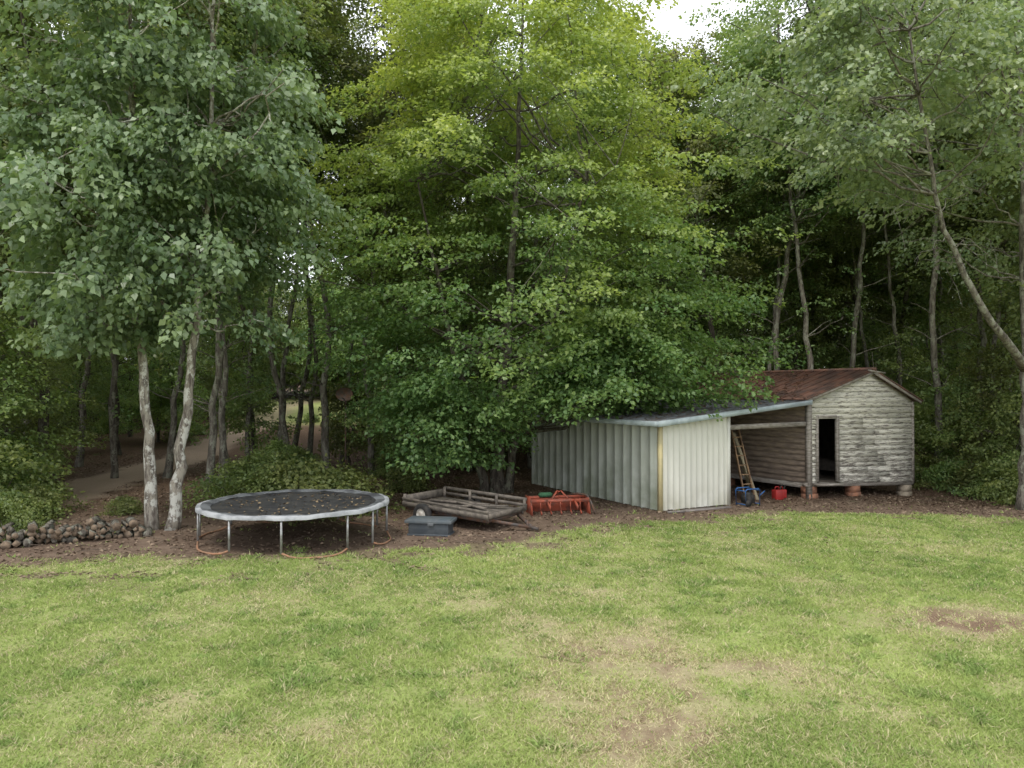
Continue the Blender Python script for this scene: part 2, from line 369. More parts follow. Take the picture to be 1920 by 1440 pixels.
def right_oak():
    rng=np.random.default_rng(41);b=MB();bs=(14.85,20.8)
    TP=trunk(b,[(bs[0],bs[1],T(*bs)-.1),(14.9,20.8,3),(14.8,20.8,8),(14.7,20.8,16)],.2,.04,1,12,rng)
    L=np.array([(14.85,20.8,4.0),(13.6,19.8,4.7),(12.7,19.3,5.4),(11.9,19,6.6),(11.0,18.6,7.9),(10.6,18.3,9.6),(10.1,18.2,12.5)])
    LP=trunk(b,L,.115,.03,1,10,rng)
    C1,O1=crown(430,(9.7,18.3),[8.6,9.6,11,12.5,14,15],[2.0,3.5,4.1,3.9,3.1,1.2],rng,sy=.75,inner=.3,gap=.49,gs=1.3,seed=5,lob=.2)
    C2,O2=crown(330,(14.5,20.9),[6.8,8,10,12,14,16],[1.6,2.6,3.4,3.4,2.8,1.4],rng,inner=.3,gap=.48,gs=1.3,seed=6,lob=.2)
    sprays(b,C1,O1,48,1.0,.45,.15,.35,0,.5*rng.random(len(C1)),.5,rng,.6,.1)
    sprays(b,C2,O2,48,1.0,.45,.15,.35,0,.4*rng.random(len(C2)),.5,rng,.6,.1)
    limbs(b,LP,C1[rng.choice(len(C1),38)],1,.04,rng,twigs=C1[rng.choice(len(C1),150)])
    for i in range(26):
        q=LP[rng.integers(11,22)];e=q+np.array([rng.uniform(-3.2,1.5),rng.uniform(-1,1),rng.uniform(-1.2,.8)])
        c=curve(q,e,.7,7,.07,rng);b.tube(c,np.linspace(.02,.005,7),4,1,cap=False)
        for j in (3,5): b.tube(curve(c[j],c[j]+rng.normal(0,.4,3)+np.array([-.3,0,-.3]),.05,4,.03,rng),np.linspace(.01,.004,4),4,1,cap=False)
    limbs(b,TP,C2[rng.choice(len(C2),30)],1,.045,rng,twigs=C2[rng.choice(len(C2),80)])
    b.obj('oak_tree',[M_oak,M_barkM])
right_oak()

# --- forest tree variants, instanced
forest=empty('forest')
def forest_variant(seed,H,zlow,R,bk):
    rng=np.random.default_rng(seed);b=MB()
    lx,ly=rng.normal(0,.7,2);kx,ky=rng.normal(0,.35,2)
    TP=trunk(b,[(0,0,-.4),(lx*.2+kx,ly*.2+ky,H*.25),(lx*.5-kx*.5,ly*.6-ky*.5,H*.55),(lx,ly,H-1)],.12+.06*rng.random(),.03,1,9,rng,1.5,.05)
    zs=[zlow,zlow+1.5,zlow+(H-zlow)*.4,zlow+(H-zlow)*.7,H-1,H]
    C,O=crown(390,(lx*.6,ly*.6),zs,[R*.5,R*.85,R,R*.85,R*.45,.3],rng,inner=.3,gap=.49,gs=1.5,seed=seed,lob=.28)
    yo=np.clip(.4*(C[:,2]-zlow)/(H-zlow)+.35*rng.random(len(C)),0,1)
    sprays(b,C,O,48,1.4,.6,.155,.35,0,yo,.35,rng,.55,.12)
    limbs(b,TP,C[rng.choice(len(C),30)],1,.04,rng,twigs=C[rng.choice(len(C),50)])
    for i in range(10):
        z=rng.uniform(2,zlow);a=rng.random()*6.28;k=np.argmin(abs(TP[:,2]-z))
        p=TP[k];q=p+np.array([math.cos(a),math.sin(a),.4])*rng.uniform(.4,1.8)
        b.tube(curve(p,q,.1,4,.05,rng),np.linspace(.03,.006,4),4,1,cap=False)
    nb=14;z=rng.uniform(2.5,zlow+1,nb);a=rng.random(nb)*6.28;r=rng.uniform(.3,1.6,nb)
    Cb=np.stack([np.cos(a)*r,np.sin(a)*r,z],1);Ob=norm(np.stack([np.cos(a),np.sin(a),0*a],1))
    sprays(b,Cb,Ob,30,.9,.4,.14,.3,0,.3*rng.random(nb),.35,rng)
    return b.mesh('forest_tree',[M_forest,bk])
FV=[forest_variant(100+i,H,zl,R,bk) for i,(H,zl,R,bk) in enumerate([(20,7.5,3.0,M_barkD),(22,10,3.0,M_barkM),(18,5.5,2.8,M_barkD),(21,7,3.2,M_barkM),(17,4.5,2.5,M_barkD),(23,12,3.0,M_barkM)])]
def sapl_variant(seed,H,R):
    rng=np.random.default_rng(seed);b=MB();l=rng.normal(0,.3,2)
    TP=trunk(b,[(0,0,-.3),(l[0]*.4,l[1]*.4,H*.4),(l[0],l[1],H)],.045+.008*H,.01,1,6,rng)
    C,O=crown(int(30+30*H),(l[0]*.5,l[1]*.5),[.9,H*.35,H*.7,H],[R*.6,R,R*.75,.3],rng,inner=.2,gap=.5,gs=1.0,seed=seed,lob=.3)
    sprays(b,C,O,42,1.0,.45,.12,.25,0,np.clip(.45*rng.random(len(C)),0,1),.3,rng,.5,.08)
    limbs(b,TP,C[rng.choice(len(C),16)],1,.02,rng,twigs=C[rng.choice(len(C),30)],drop=.3)
    return b.mesh('sapling',[M_under,M_barkD])
SV=[sapl_variant(200+i,H,R) for i,(H,R) in enumerate([(5,1.8),(6.5,2.0),(4,1.6),(8,2.2)])]
def bush_variant(seed,H,R):
    rng=np.random.default_rng(seed);b=MB()
    C,O=crown(int(85*R*H),(0,0),[.1,H*.4,H*.8,H],[R*.9,R,R*.7,.2],rng,inner=.2,gap=.42,gs=.6,seed=seed,lob=.35)
    sprays(b,C,O,40,.7,.35,.10,.2,0,.45*rng.random(len(C)),.3,rng,.5,.07)
    for i in range(9):
        q=C[rng.integers(len(C))];b.tube(curve((rng.normal(0,.1),rng.normal(0,.1),-.1),q,.2,5,.04,rng),np.linspace(.02,.006,5),5,1,cap=False)
    return b.mesh('bush',[M_under,M_barkD])
BV=[bush_variant(300+i,H,R) for i,(H,R) in enumerate([(1.3,1.3),(1.8,1.2),(1.0,1.0)])]
def place(me,x,y,s,rot,parent,name,sz=None,tl=.03):
    o=bpy.data.objects.new(name,me);scene.collection.objects.link(o);o.location=(x,y,T(x,y));o.rotation_euler=(random.uniform(-tl,tl),random.uniform(-tl,tl),rot);o.scale=(s,s,s if sz is None else sz)
    if parent:o.parent=parent
    return o
def px(p,dist): return (p-960)/1350*dist
for p,dist,v,s in ((100,24,0,1),(385,22.5,5,.9),(410,23.2,5,.8),(432,26,5,.9),(470,30,5,.8),(520,29,1,.9),(550,29,5,1),(575,31,5,.9),(607,27,5,1.1),(640,32,5,.8),(700,28,5,.9),(1362,31,0,.97),(1440,31,5,.8),(1465,30,5,1.05),(1500,36,1,.9),(1530,28.5,1,1.0),(1577,31,5,1),(1620,33,5,.8),(1690,31,5,.8),(1757,29,5,1.1),(1830,31,1,1),(1870,30,5,.8),(1895,33,0,1),(215,27,1,.9),(30,23,1,.9),(-90,22,3,.9),(-60,27,0,1),(310,27,5,.95),(145,31,5,1),(770,29,3,.95),(880,31,0,1),(1000,31,3,.95),(1120,32,0,1.05),(1240,33,3,.93),(1300,36,5,.85),(480,33,5,1),(1990,27,3,1),(1420,35,3,1),(1700,38,3,1.05),(1960,23,2,1)):
    place(FV[v],px(p,dist),dist,s,random.random()*6.28,forest,'forest_tree',None,.07)
cnt=0
yy=36.
while yy<95:
    w=yy*.85+8;xx=-w
    while xx<w:
        x=xx+random.uniform(-1.9,1.9);y=yy+random.uniform(-1.9,1.9);xx+=5.2 if yy<60 else 6.2
        r=x/y
        if 38<y<82 and -.34<r<-.19: continue
        v=random.choice(FV if yy<60 else FV[:1]+FV[2:5])
        if abs(x-np.interp(y,pathy,pathx))<1.8: continue
        place(v,x,y,random.uniform(.85,1.12),random.random()*6.28,forest,'forest_tree',None,.06);cnt+=1
    yy+=5.6 if yy<60 else 9
for k in range(24):
    s=-1 if k%2 else 1
    x=s*random.uniform(21,36);y=random.uniform(16,30)
    place(random.choice(FV),x,y,random.uniform(.85,1.1),random.random()*6.28,forest,'forest_tree')
under=empty('undergrowth')
for p,dist,v,s in ((15,22,1,.9),(75,27,0,.8),(330,40,1,1),(480,31,1,1),(650,29,2,1),(760,28,1,1),(1400,33,3,1),(1590,30,2,1.0),(1640,29.5,0,1.0),(1700,31,1,.9),(1800,29,0,.9),(1860,28,1,.8),(1930,24,2,1),(1750,36,3,1),(1480,36,1,1),(1340,33,3,1),(1230,31,3,1),(-30,24,3,1),(-60,20,1,1),(880,30,3,1),(1000,31,3,1),(1100,31,3,.9),(1880,32,3,.9),(1990,26,3,1)):
    place(SV[v],px(p,dist),dist,s,random.random()*6.28,under,'sapling')
for k in range(140):
    y=random.uniform(34,70);x=random.uniform(-.8,.8)*y
    if -.35<x/y<-.17: continue
    if abs(x-np.interp(y,pathy,pathx))<2.6: continue
    if -2<x<14 and y<33: continue
    if y<42 and -20<x<-10: continue
    place(random.choice(SV),x,y,random.uniform(.7,1.2),random.random()*6.28,under,'sapling')
for k in range(40):
    y=random.uniform(80,98);x=random.uniform(-.42,-.1)*y
    place(random.choice(SV[1::2]),x,y,random.uniform(1.3,2.0),random.random()*6.28,under,'sapling')
for k in range(70):
    y=random.uniform(92,102);x=-88+k*2.52
    place(random.choice(SV[1::2]),x,y,random.uniform(1.7,2.4),random.random()*6.28,under,'sapling')
for p,dist,v,s in ((15,17.5,2,.8),(60,18.5,2,.8),(0,20.5,1,1),(75,21.5,2,.7),(470,21.5,2,1),(1650,28,1,.9),(1740,27,0,.9),(1790,26,2,1),(1850,25,0,.9),(1900,23.5,1,.8),(1960,22,0,1),(235,19.2,2,.45),(-60,18,1,1.2),(760,24,2,.8)):
    place(BV[v],px(p,dist),dist,s,random.random()*6.28,under,'bush')
for k in range(80):
    y=random.uniform(25,55);x=random.uniform(-.8,.8)*y
    if -2<x<14 and y<33: continue
    if y<36 and -19<x<-10: continue
    if abs(x-np.interp(y,pathy,pathx))<2.2: continue
    place(random.choice(BV),x,y,random.uniform(.4,.9),random.random()*6.28,under,'bush')
for i,(p,dist,v,s,sz) in enumerate(((480,19.6,1,1.0,.85),(560,20.0,0,1.25,1.2),(640,19.6,2,1.2,1.1),(5,15.6,0,.55,.7))):
    place(BV[v],px(p,dist),dist,s,i*1.7,None,'shrub',sz)

# ---------------------------------------------------------------- leaf litter
m,nt,out=newmat('dead_leaf');at=N(nt,'ShaderNodeAttribute',attribute_name='Col');bsdf(nt,out,at.outputs['Color'],.85,.15);M_deb=m
def litter():
    K=90000
    y=12.5+RNG.random(K)**1.3*23.5;x=(RNG.random(K)*2-1)*(y*.8+1)
    d,fa,dr,ba=cover(x,y);k=(d>.35)&(RNG.random(K)<.4+.6*ss(18,22,y))&(RNG.random(K)<.25+1.1*fbm(x,y,1.0,81));k|=(RNG.random(K)<.012)
    k&=~((np.abs(x-np.interp(y,pathy,pathx))<1.1)&(y>20))
    x,y=x[k],y[k];n=len(x);P=np.stack([x,y,terr(x,y)+.012],1)
    a=RNG.random(n)*6.28;ax=np.stack([np.cos(a),np.sin(a),RNG.normal(0,.2,n)],1);nr=UP+RNG.normal(0,.35,(n,3))
    t=RNG.random(n)[:,None];c=np.array([.10,.07,.05])*(1-t)+np.array([.32,.24,.17])*t
    L=.05+.06*RNG.random(n);b=MB();add_leaves(b,P,ax,nr,L,L*.6,0,np.concatenate([c,np.ones((n,1))],1),.1)
    # fallen twigs
    for i in range(160):
        y=RNG.uniform(14,24);x=RNG.uniform(-12,1.0)
        if float(cover(np.array([x]),np.array([y]))[0][0])<.6: continue
        a=RNG.random()*6.28;l=RNG.uniform(.15,.6);z=T(x,y)+.015
        b.tube(curve((x,y,z),(x+l*math.cos(a),y+l*math.sin(a),z+.02),.03,4,.02),[.01,.008,.006,.004],4,0,(.14,.11,.085,1),cap=False)
    b.obj('leaf_litter',[M_deb])
litter()
def debris(parent,name,fn,n,seed,pal=((.10,.055,.035),(.28,.17,.1))):
    r=np.random.default_rng(seed);P=fn(r.random(n),r.random(n))
    a=r.random(n)*6.28;ax=np.stack([np.cos(a),np.sin(a),r.normal(0,.15,n)],1);t=r.random(n)[:,None]
    c=np.array(pal[0])*(1-t)+np.array(pal[1])*t;L=.05+.06*r.random(n);b=MB()
    add_leaves(b,P,ax,UP+r.normal(0,.3,(n,3)),L,L*.6,0,np.concatenate([c,np.ones((n,1))],1),.08);b.obj(name,[M_deb],parent)

# ---------------------------------------------------------------- buildings
def P(u,v,z): 
    q=O0+u*Wd+v*Dd;return np.array([q[0],q[1],z])
def hx(b,u0,u1,v0,v1,z0,z1,mat=0,z0b=None,z1b=None):
    z0b=z0 if z0b is None else z0b;z1b=z1 if z1b is None else z1b
    b.hexa([P(u0,v0,z0),P(u1,v0,z0b),P(u1,v1,z0b),P(u0,v1,z0),P(u0,v0,z1),P(u1,v0,z1b),P(u1,v1,z1b),P(u0,v1,z1)],mat)
def grime(name,base,g,streak,rough=.5,hz=2.4,zlo=.0):
    m,nt,out=newmat(name)
    n=noise(nt,3.2,5,stretch=(1.6,1.6,.25));n2=noise(nt,1.2,5)
    geo=nt.nodes.new('ShaderNodeNewGeometry');sx=nt.nodes.new('ShaderNodeSeparateXYZ');nt.links.new(geo.outputs['Position'],sx.inputs[0])
    low=math_(nt,'SUBTRACT',1,ramp(nt,sx.outputs[2],zlo,hz))
    f=math_(nt,'MULTIPLY',low,ramp(nt,n2,.25,.7));c=mixc(nt,math_(nt,'MULTIPLY',f,.8),base,g)
    c=mixc(nt,math_(nt,'MULTIPLY',ramp(nt,n,.5,.75),.55),c,streak);bsdf(nt,out,c,rough,.4,n2,.05);return m
M_panel=grime('metal_siding_grimy',(.52,.55,.50),(.14,.165,.09),(.36,.39,.32))
M_cream=grime('panel_cream',(.67,.66,.59),(.38,.37,.27),(.53,.51,.44),.6,.9)
M_yel=simple('trim_yellowed_wood',(.60,.51,.28),(.48,.42,.25),5)
M_galv=simple('galvanised_roof',(.26,.28,.30),(.13,.115,.105),2.5,.45,.5,.3)
M_trim=simple('white_blue_trim',(.48,.55,.58),(.34,.40,.43),3,.5,.4)
M_rust=simple('rusty_roof',(.21,.105,.072),(.10,.062,.05),2.2,.6,.4,.25)
M_wood=simple('weathered_wood',(.36,.33,.29),(.2,.175,.15),7,.9,.15,stretch=(.6,.6,3))
M_dark=simple('old_brown_siding',(.25,.195,.15),(.14,.11,.09),5,.9,.15,stretch=(.5,.5,3))
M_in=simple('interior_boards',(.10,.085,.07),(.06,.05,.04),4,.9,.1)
M_brick=simple('red_clay_block',(.36,.17,.10),(.28,.15,.1),8,.9)
M_block=simple('tan_block',(.38,.32,.24),(.3,.25,.19),8,.9)
def peel():
    m,nt,out=newmat('peeling_paint_siding')
    n=noise(nt,3.6,7,stretch=(.7,.7,7),rough=.75);n2=noise(nt,.9,4);n3=noise(nt,30,4,stretch=(.3,.3,3))
    wood=mixc(nt,ramp(nt,n3,.35,.65),(.14,.125,.11),(.30,.27,.235))
    paint=mixc(nt,ramp(nt,n2,.35,.65),(.70,.67,.58),(.56,.54,.47))
    geo=nt.nodes.new('ShaderNodeNewGeometry');sx=nt.nodes.new('ShaderNodeSeparateXYZ');nt.links.new(geo.outputs['Position'],sx.inputs[0])
    h=math_(nt,'MULTIPLY',ramp(nt,sx.outputs[2],.4,3.4),.05)
    f=ramp(nt,math_(nt,'ADD',math_(nt,'ADD',n,h),math_(nt,'MULTIPLY',math_(nt,'SUBTRACT',n2,.5),.12)),.47,.52)
    bsdf(nt,out,mixc(nt,f,wood,paint),.85,.2,n,.5,.012);return m
M_peel=peel()

shed=empty('metal_shed')
def corr_wall(b,a,c,ztopA,ztopC,zbot,outn,step,ribw,ribh,mat=0):
    a=np.array(a,float);c=np.array(c,float);L=np.linalg.norm(c-a);dr=(c-a)/L;on=np.array(outn)
    prof=[];s=0
    while s<L-1e-6:
        for q,h in ((0,0),(step-ribw*1.6,0),(step-ribw*1.2,ribh),(step-ribw*.4,ribh)):
            if s+q<L: prof.append((s+q,h))
        s+=step
    prof.append((L,0));prof=np.array(prof);k=len(prof)
    xy=a+dr*prof[:,:1]+on*prof[:,1:2];zt=ztopA+(ztopC-ztopA)*prof[:,0]/L
    zb=np.full(k,zbot)+RNG.normal(0,.006,k)
    V=np.concatenate([np.column_stack([xy,zb]),np.column_stack([xy,zt])]);i=np.arange(k-1)
    b.add(V,np.stack([i,i+1,i+1+k,i+k],1),mat)
SV_=6.9
b=MB();corr_wall(b,P(0,0,0)[:2],P(0,SV_,0)[:2],rz(0)-.02,rz(0)-.02,.03,-Wd,.405,.06,.035);b.obj('side_wall',[M_panel],shed)
b=MB();corr_wall(b,P(.05,-.005,0)[:2],P(2.5,-.005,0)[:2],rz(.05)-.02,rz(2.5)-.02,.04,-Dd,.205,.02,.014);b.obj('front_wall',[M_cream],shed)
b=MB();corr_wall(b,P(2.5,0,0)[:2],P(2.5,SV_,0)[:2],rz(2.5)-.03,rz(2.5)-.03,.03,Wd,.3,.04,.02)
corr_wall(b,P(0,SV_,0)[:2],P(2.5,SV_,0)[:2],rz(0)-.03,rz(2.5)-.03,.03,Dd,.3,.04,.02);b.obj('inner_walls',[M_panel],shed)
b=MB();hx(b,-.05,.06,-.06,.04,-.03,rz(0)-.03);b.obj('corner_trim',[M_yel],shed)
b=MB();hx(b,2.44,2.54,-.045,.05,-.05,rz(2.5)-.03);b.obj('end_trim',[M_cream],shed)
b=MB();hx(b,-.28,5.75,-.28,SV_+.3,rz(-.28),rz(-.28)+.03,0,rz(5.75),rz(5.75)+.03)
v=-.2
while v<SV_+.25:
    hx(b,-.29,5.76,v,v+.04,rz(-.29)+.03,rz(-.29)+.055,0,rz(5.76)+.03,rz(5.76)+.055);v+=.3
b.obj('roof',[M_galv],shed)
b=MB();hx(b,-.30,5.62,-.315,-.283,rz(-.3)-.11,rz(-.3)+.045,0,rz(5.62)-.09,rz(5.62)+.045);hx(b,-.315,-.283,-.28,SV_+.3,rz(-.3)-.10,rz(-.3)+.04);b.obj('fascia',[M_trim],shed)
b=MB()
for u in (.0,1.25,2.5,3.6,4.7): hx(b,u,u+.05,-.2,SV_,rz(u)-.13,rz(u)-.005,0,rz(u+.05)-.13,rz(u+.05)-.005)
hx(b,2.55,5.72,.0,.09,2.20,2.34,0,2.24,2.38);hx(b,2.55,5.72,6.7,6.8,2.20,2.34)
hx(b,4.2,4.3,6.68,6.8,-.1,2.9)
b.obj('framing',[M_wood],shed)
b=MB()
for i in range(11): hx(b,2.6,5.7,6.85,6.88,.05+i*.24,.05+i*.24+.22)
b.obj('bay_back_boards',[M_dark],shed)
debris(shed,'roof_leaves',lambda a,c:np.array([P(-.2+5.7*x,-.2+7*y,rz(-.2+5.7*x)+.05) for x,y in zip(a,c**.7)]),1300,5)

cabin=empty('wooden_cabin')
U0,U1,UR,V1=5.8,10.86,8.62,8.0
def tl(u,z): return z-.045*(u-5.8)*max(0,1-(z-.48)/2.6)
def gl(z): return U0+max(0,(z-3.08)/.89)*(UR-U0)
def gr(z): return U1-max(0,(z-3.03)/.94)*(U1-UR)
def plank(b,u0b,u1b,u0t,u1t,z0,z1,v,mat=0,jit=0):
    j=random.uniform(-.012,.012);w1=random.uniform(-.014,.014);w2=random.uniform(-.014,.014)
    b.hexa([P(u0b,v-.05+j,tl(u0b,z0+w1)),P(u1b,v-.05+j,tl(u1b,z0+w2)),P(u1b,v,tl(u1b,z0+w2)),P(u0b,v,tl(u0b,z0+w1)),
            P(u0t,v-.008,tl(u0t,z1)),P(u1t,v-.008,tl(u1t,z1)),P(u1t,v,tl(u1t,z1)),P(u0t,v,tl(u0t,z1))],mat)
b=MB();z=.46;pt=.168
while z<3.94:
    z1=min(z+pt+.02,3.955)
    dz=random.uniform(-.008,.008)
    zz=z+dz
    if z+pt>.55 and z<2.46:
        plank(b,U0+.1,6.12,U0+.1,6.12,zz,z1,0);cut=random.uniform(8.2,10) 
        plank(b,7.12,cut,7.12,cut,zz,z1,0);plank(b,cut+.008,gr(zz),cut+.008,gr(z1),zz+random.uniform(-.008,.008),z1,0)
    else: plank(b,gl(zz)+.02,gr(zz),gl(z1)+.02,gr(z1),zz,z1,0)
    z+=pt
b.obj('gable_siding',[M_peel],cabin)
b=MB()
z=.46
while z<3.0:
    j=random.uniform(-.01,.01);j2=random.uniform(-.012,.012)
    b.hexa([P(U0-.04+j,.02,z),P(U0,.02,z),P(U0,V1,z+j2),P(U0-.04+j,V1,z+j2),P(U0-.006,.02,z+.19),P(U0,.02,z+.19),P(U0,V1,z+.19),P(U0-.006,V1,z+.19)]);z+=.175
b.obj('side_siding',[M_dark],cabin)
b=MB()
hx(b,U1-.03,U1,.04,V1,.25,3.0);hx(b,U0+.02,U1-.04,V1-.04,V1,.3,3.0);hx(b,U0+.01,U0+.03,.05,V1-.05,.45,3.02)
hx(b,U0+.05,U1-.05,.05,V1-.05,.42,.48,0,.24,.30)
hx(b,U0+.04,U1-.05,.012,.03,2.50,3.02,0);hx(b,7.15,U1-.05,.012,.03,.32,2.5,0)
z=.3
while z<2.9:
    b.hexa([P(U1,0.02,z),P(U1+.035,.02,z),P(U1+.035,V1,z),P(U1,V1,z),P(U1,.02,z+.19),P(U1+.008,.02,z+.19),P(U1+.008,V1,z+.19),P(U1,V1,z+.19)],1);z+=.175
b.hexa([P(U0,V1,3.0),P(U1,V1,3.0),P(U1,V1+.03,3.0),P(U0,V1+.03,3.0),P(UR-.02,V1,3.93),P(UR+.02,V1,3.93),P(UR+.02,V1+.03,3.93),P(UR-.02,V1+.03,3.93)],1)
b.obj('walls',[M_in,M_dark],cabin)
b=MB()
hx(b,U0-.06,U0+.1,-.06,.06,-.02,3.02)
hx(b,U1-.05,U1+.05,-.05,.03,.2,2.98)
hx(b,6.1,6.2,-.06,.03,.5,2.56);hx(b,7.04,7.14,-.06,.03,.45,2.54);hx(b,6.21,7.03,-.058,.028,2.46,2.56)
hx(b,U0-.1,U1+.02,-.02,.14,.36,.47,0,.12,.25)
hx(b,U0-.02,U0+.12,.15,V1,.30,.45)
hx(b,5.95,7.3,-.35,-.02,.40,.45,0,.36,.41)
b.obj('frame_timber',[M_wood],cabin)
b=MB()
dv=(Wd*.35+Dd*.93)
q=[np.array([*(O0+6.22*Wd+.06*Dd+dv*s),z]) for z in (.56,2.42) for s in (0,.75)]
th=np.array([*(Wd*.035),0]);b.hexa([q[0],q[1],q[1]+th,q[0]+th,q[2],q[3],q[3]+th,q[2]+th]);b.obj('door',[M_peel],cabin)
def roofz(u): return 3.07+(u-5.5)*(4.0-3.07)/(UR-5.5)
b=MB()
hx(b,5.45,UR,-.25,V1+.3,roofz(5.45),roofz(5.45)+.035,0,roofz(UR),roofz(UR)+.035)
zr=lambda u:4.0-(u-UR)*(4.0-2.97)/(11.1-UR)
hx(b,UR+.001,11.1,-.25,V1+.3,zr(UR),zr(UR)+.035,0,zr(11.1),zr(11.1)+.035)
v=-.2
while v<V1+.25:
    hx(b,5.44,UR-.05,v,v+.05,roofz(5.44)+.035,roofz(5.44)+.075,0,roofz(UR-.05)+.035,roofz(UR-.05)+.075)
    hx(b,UR+.05,11.11,v,v+.05,zr(UR+.05)+.035,zr(UR+.05)+.075,0,zr(11.11)+.035,zr(11.11)+.075);v+=.45
b.tube([P(UR,-.27,4.05),P(UR,V1+.3,4.05)],.06,8)
b.obj('roof',[M_rust],cabin)
b=MB()
hx(b,5.5,UR,-.22,-.19,roofz(5.5)-.1,roofz(5.5)-.003,0,roofz(UR)-.1,roofz(UR)-.003);hx(b,UR,11.05,-.222,-.192,zr(UR)-.1,zr(UR)-.003,0,zr(11.05)-.1,zr(11.05)-.003)
hx(b,UR-.35,UR+.5,-.262,-.252,3.98,4.03,0,3.9,3.95)
b.obj('rake_boards',[M_wood],cabin)
debris(cabin,'roof_leaves',lambda a,c:np.array([P(5.5+3*x,-.2+8*y,roofz(5.5+3*x)+.06) for x,y in zip(a**1.3,1-(1-c)*(1-.3*a))]),1700,6)
b=MB()
for u,mt,w in ((5.95,0,.22),(7.95,0,.2),(10.55,1,.22)):
    for v in (.1,3.5,7.2):
        c=P(u,v,0);g0=T(c[0],c[1])-.08;top=.30-.045*(u-5.8)-.01 if v>1 else .355-.047*(u-5.8)
        n=2 if top-g0>.3 else 1;hh=(top-g0)/n
        for k in range(n): b.box((c[0]+random.uniform(-.015,.015),c[1],g0+hh*(k+.5)),(.42-.05*k,.3,hh-.008),mt,math.atan2(Wd[1],Wd[0])+random.uniform(-.05,.05))
b.obj('foundation_piers',[M_brick,M_block],cabin)

# ---------------------------------------------------------------- trampoline
tr=empty('trampoline');cx,cy,R,zt=-4.8,16.0,2.0,.86
M_gal=simple('galvanised_tube',(.42,.44,.45),(.28,.27,.26),9,.4,.5,.5)
M_rt=simple('rusty_tube',(.36,.19,.11),(.26,.16,.1),12,.8)
M_pad=simple('faded_pad',(.15,.158,.165),(.05,.053,.058),2.2,.6,.3,lo=.42,hi=.6)
M_edge=simple('pad_edge',(.40,.41,.42),(.22,.23,.24),3,.7,.25)
M_mat=simple('black_mat',(.022,.022,.025),(.05,.048,.045),4,.6,.3)
th=np.linspace(0,2*math.pi,64,endpoint=False)
def ringp(r,z): return np.stack([cx+r*np.cos(th),cy+r*np.sin(th),np.full(64,z)],1)
b=MB();b.tube(ringp(R,zt-.03),.025,8,0,closed=True);b.obj('frame_ring',[M_gal],tr,True)
b=MB();rr=[(R+.045,zt-.055),(R+.045,zt+.01),(R-.05,zt+.025),(R-.20,zt+.012),(R-.25,zt-.01)]
V=np.concatenate([ringp(r+0,z)+np.stack([np.zeros(64),np.zeros(64),.010*np.sin(th*9+r*8)+.007*np.sin(th*23)],1) for r,z in rr])
for k in range(4):
    f=[[k*64+i,k*64+(i+1)%64,(k+1)*64+(i+1)%64,(k+1)*64+i] for i in range(64)]
    if k==0: b.add(V,f,1)
    else:
        b.f.append(np.array(f));b.m.append(np.full(64,1 if k==1 else 0,np.int32))
b.obj('pad',[M_pad,M_edge],tr,True)
b=MB();V=np.concatenate([ringp(R-.2,zt-.015),ringp(1.0,zt-.045),ringp(.3,zt-.06)]);f=[]
for k in range(2):
    for i in range(64): f.append([k*64+i,k*64+(i+1)%64,(k+1)*64+(i+1)%64,(k+1)*64+i])
b.add(V,f);b.add(ringp(.3,zt-.06),[list(range(64))]);b.obj('mat',[M_mat],tr,True)
b=MB();b2=MB()
for c0 in (-131,-62,-3,57,115,172):
    for s in (-1,1):
        a=math.radians(c0+s*19);x,y=cx+R*math.cos(a),cy+R*math.sin(a)
        b.tube([(x,y,zt-.03),(x,y,T(x,y)+.1)],.024,8)
    arc=[]
    for t in np.linspace(-19,19,9):
        a=math.radians(c0+t);rr_=R+.10*math.sin((t+19)/38*math.pi);x,y=cx+rr_*math.cos(a),cy+rr_*math.sin(a)
        arc.append((x,y,T(x,y)+(.11 if abs(t)>18.9 else (.045 if abs(t)>13 else .02))))
    b2.tube(arc,.021,8)
b.obj('legs',[M_gal],tr,True);b2.obj('leg_bases',[M_rt],tr,True)
debris(tr,'fallen_leaves',lambda a,c:np.stack([cx+1.7*np.sqrt(a)*np.cos(c*6.28),cy+1.7*np.sqrt(a)*np.sin(c*6.28),np.full(len(a),zt-.02)],1),210,9,((.10,.07,.04),(.26,.2,.12)))

# ---------------------------------------------------------------- trailer
tl_=empty('utility_trailer');tc=np.array([-1.2,18.2]);ang=math.radians(-34);ax_=np.array([math.cos(ang),math.sin(ang)]);ay_=np.array([-ax_[1],ax_[0]])
def Q(x,y,z): x=x*.86;y=y*.92;p=tc+ax_*x+ay_*y;return np.array([p[0],p[1],z*.9-.05*x*.8+.02])
M_tw=simple('trailer_wood',(.19,.163,.135),(.095,.082,.07),6,.9)
M_ts=simple('trailer_steel',(.10,.09,.085),(.16,.09,.06),8,.7,.3,.3)
M_tire=simple('tire_rubber',(.025,.025,.025),(.05,.045,.04),8,.85)
M_hub=simple('white_hub',(.62,.6,.55),(.4,.36,.3),8,.5)
b=MB()
for i in range(9):
    y=-.74+i*.185;b.beam(Q(-1.5,y,.42),Q(1.5,y,.42+random.uniform(-.01,.01)),.155,.035)
for x in (-1.5,-.5,.5,1.5):
    b.beam(Q(x,.86,.38),Q(x,.86,.72),.07,.05);b.beam(Q(x,-.86,.36),Q(x,-.86,.62 if x>-1 else .72),.07,.05)
b.beam(Q(-1.55,.90,.70),Q(1.55,.90,.70),.035,.08);b.beam(Q(-1.55,.90,.54),Q(1.55,.90,.54),.035,.07)
b.beam(Q(-1.55,-.90,.60),Q(1.55,-.90,.58),.035,.06);b.beam(Q(-1.55,-.9,.46),Q(1.55,-.9,.46),.035,.11)
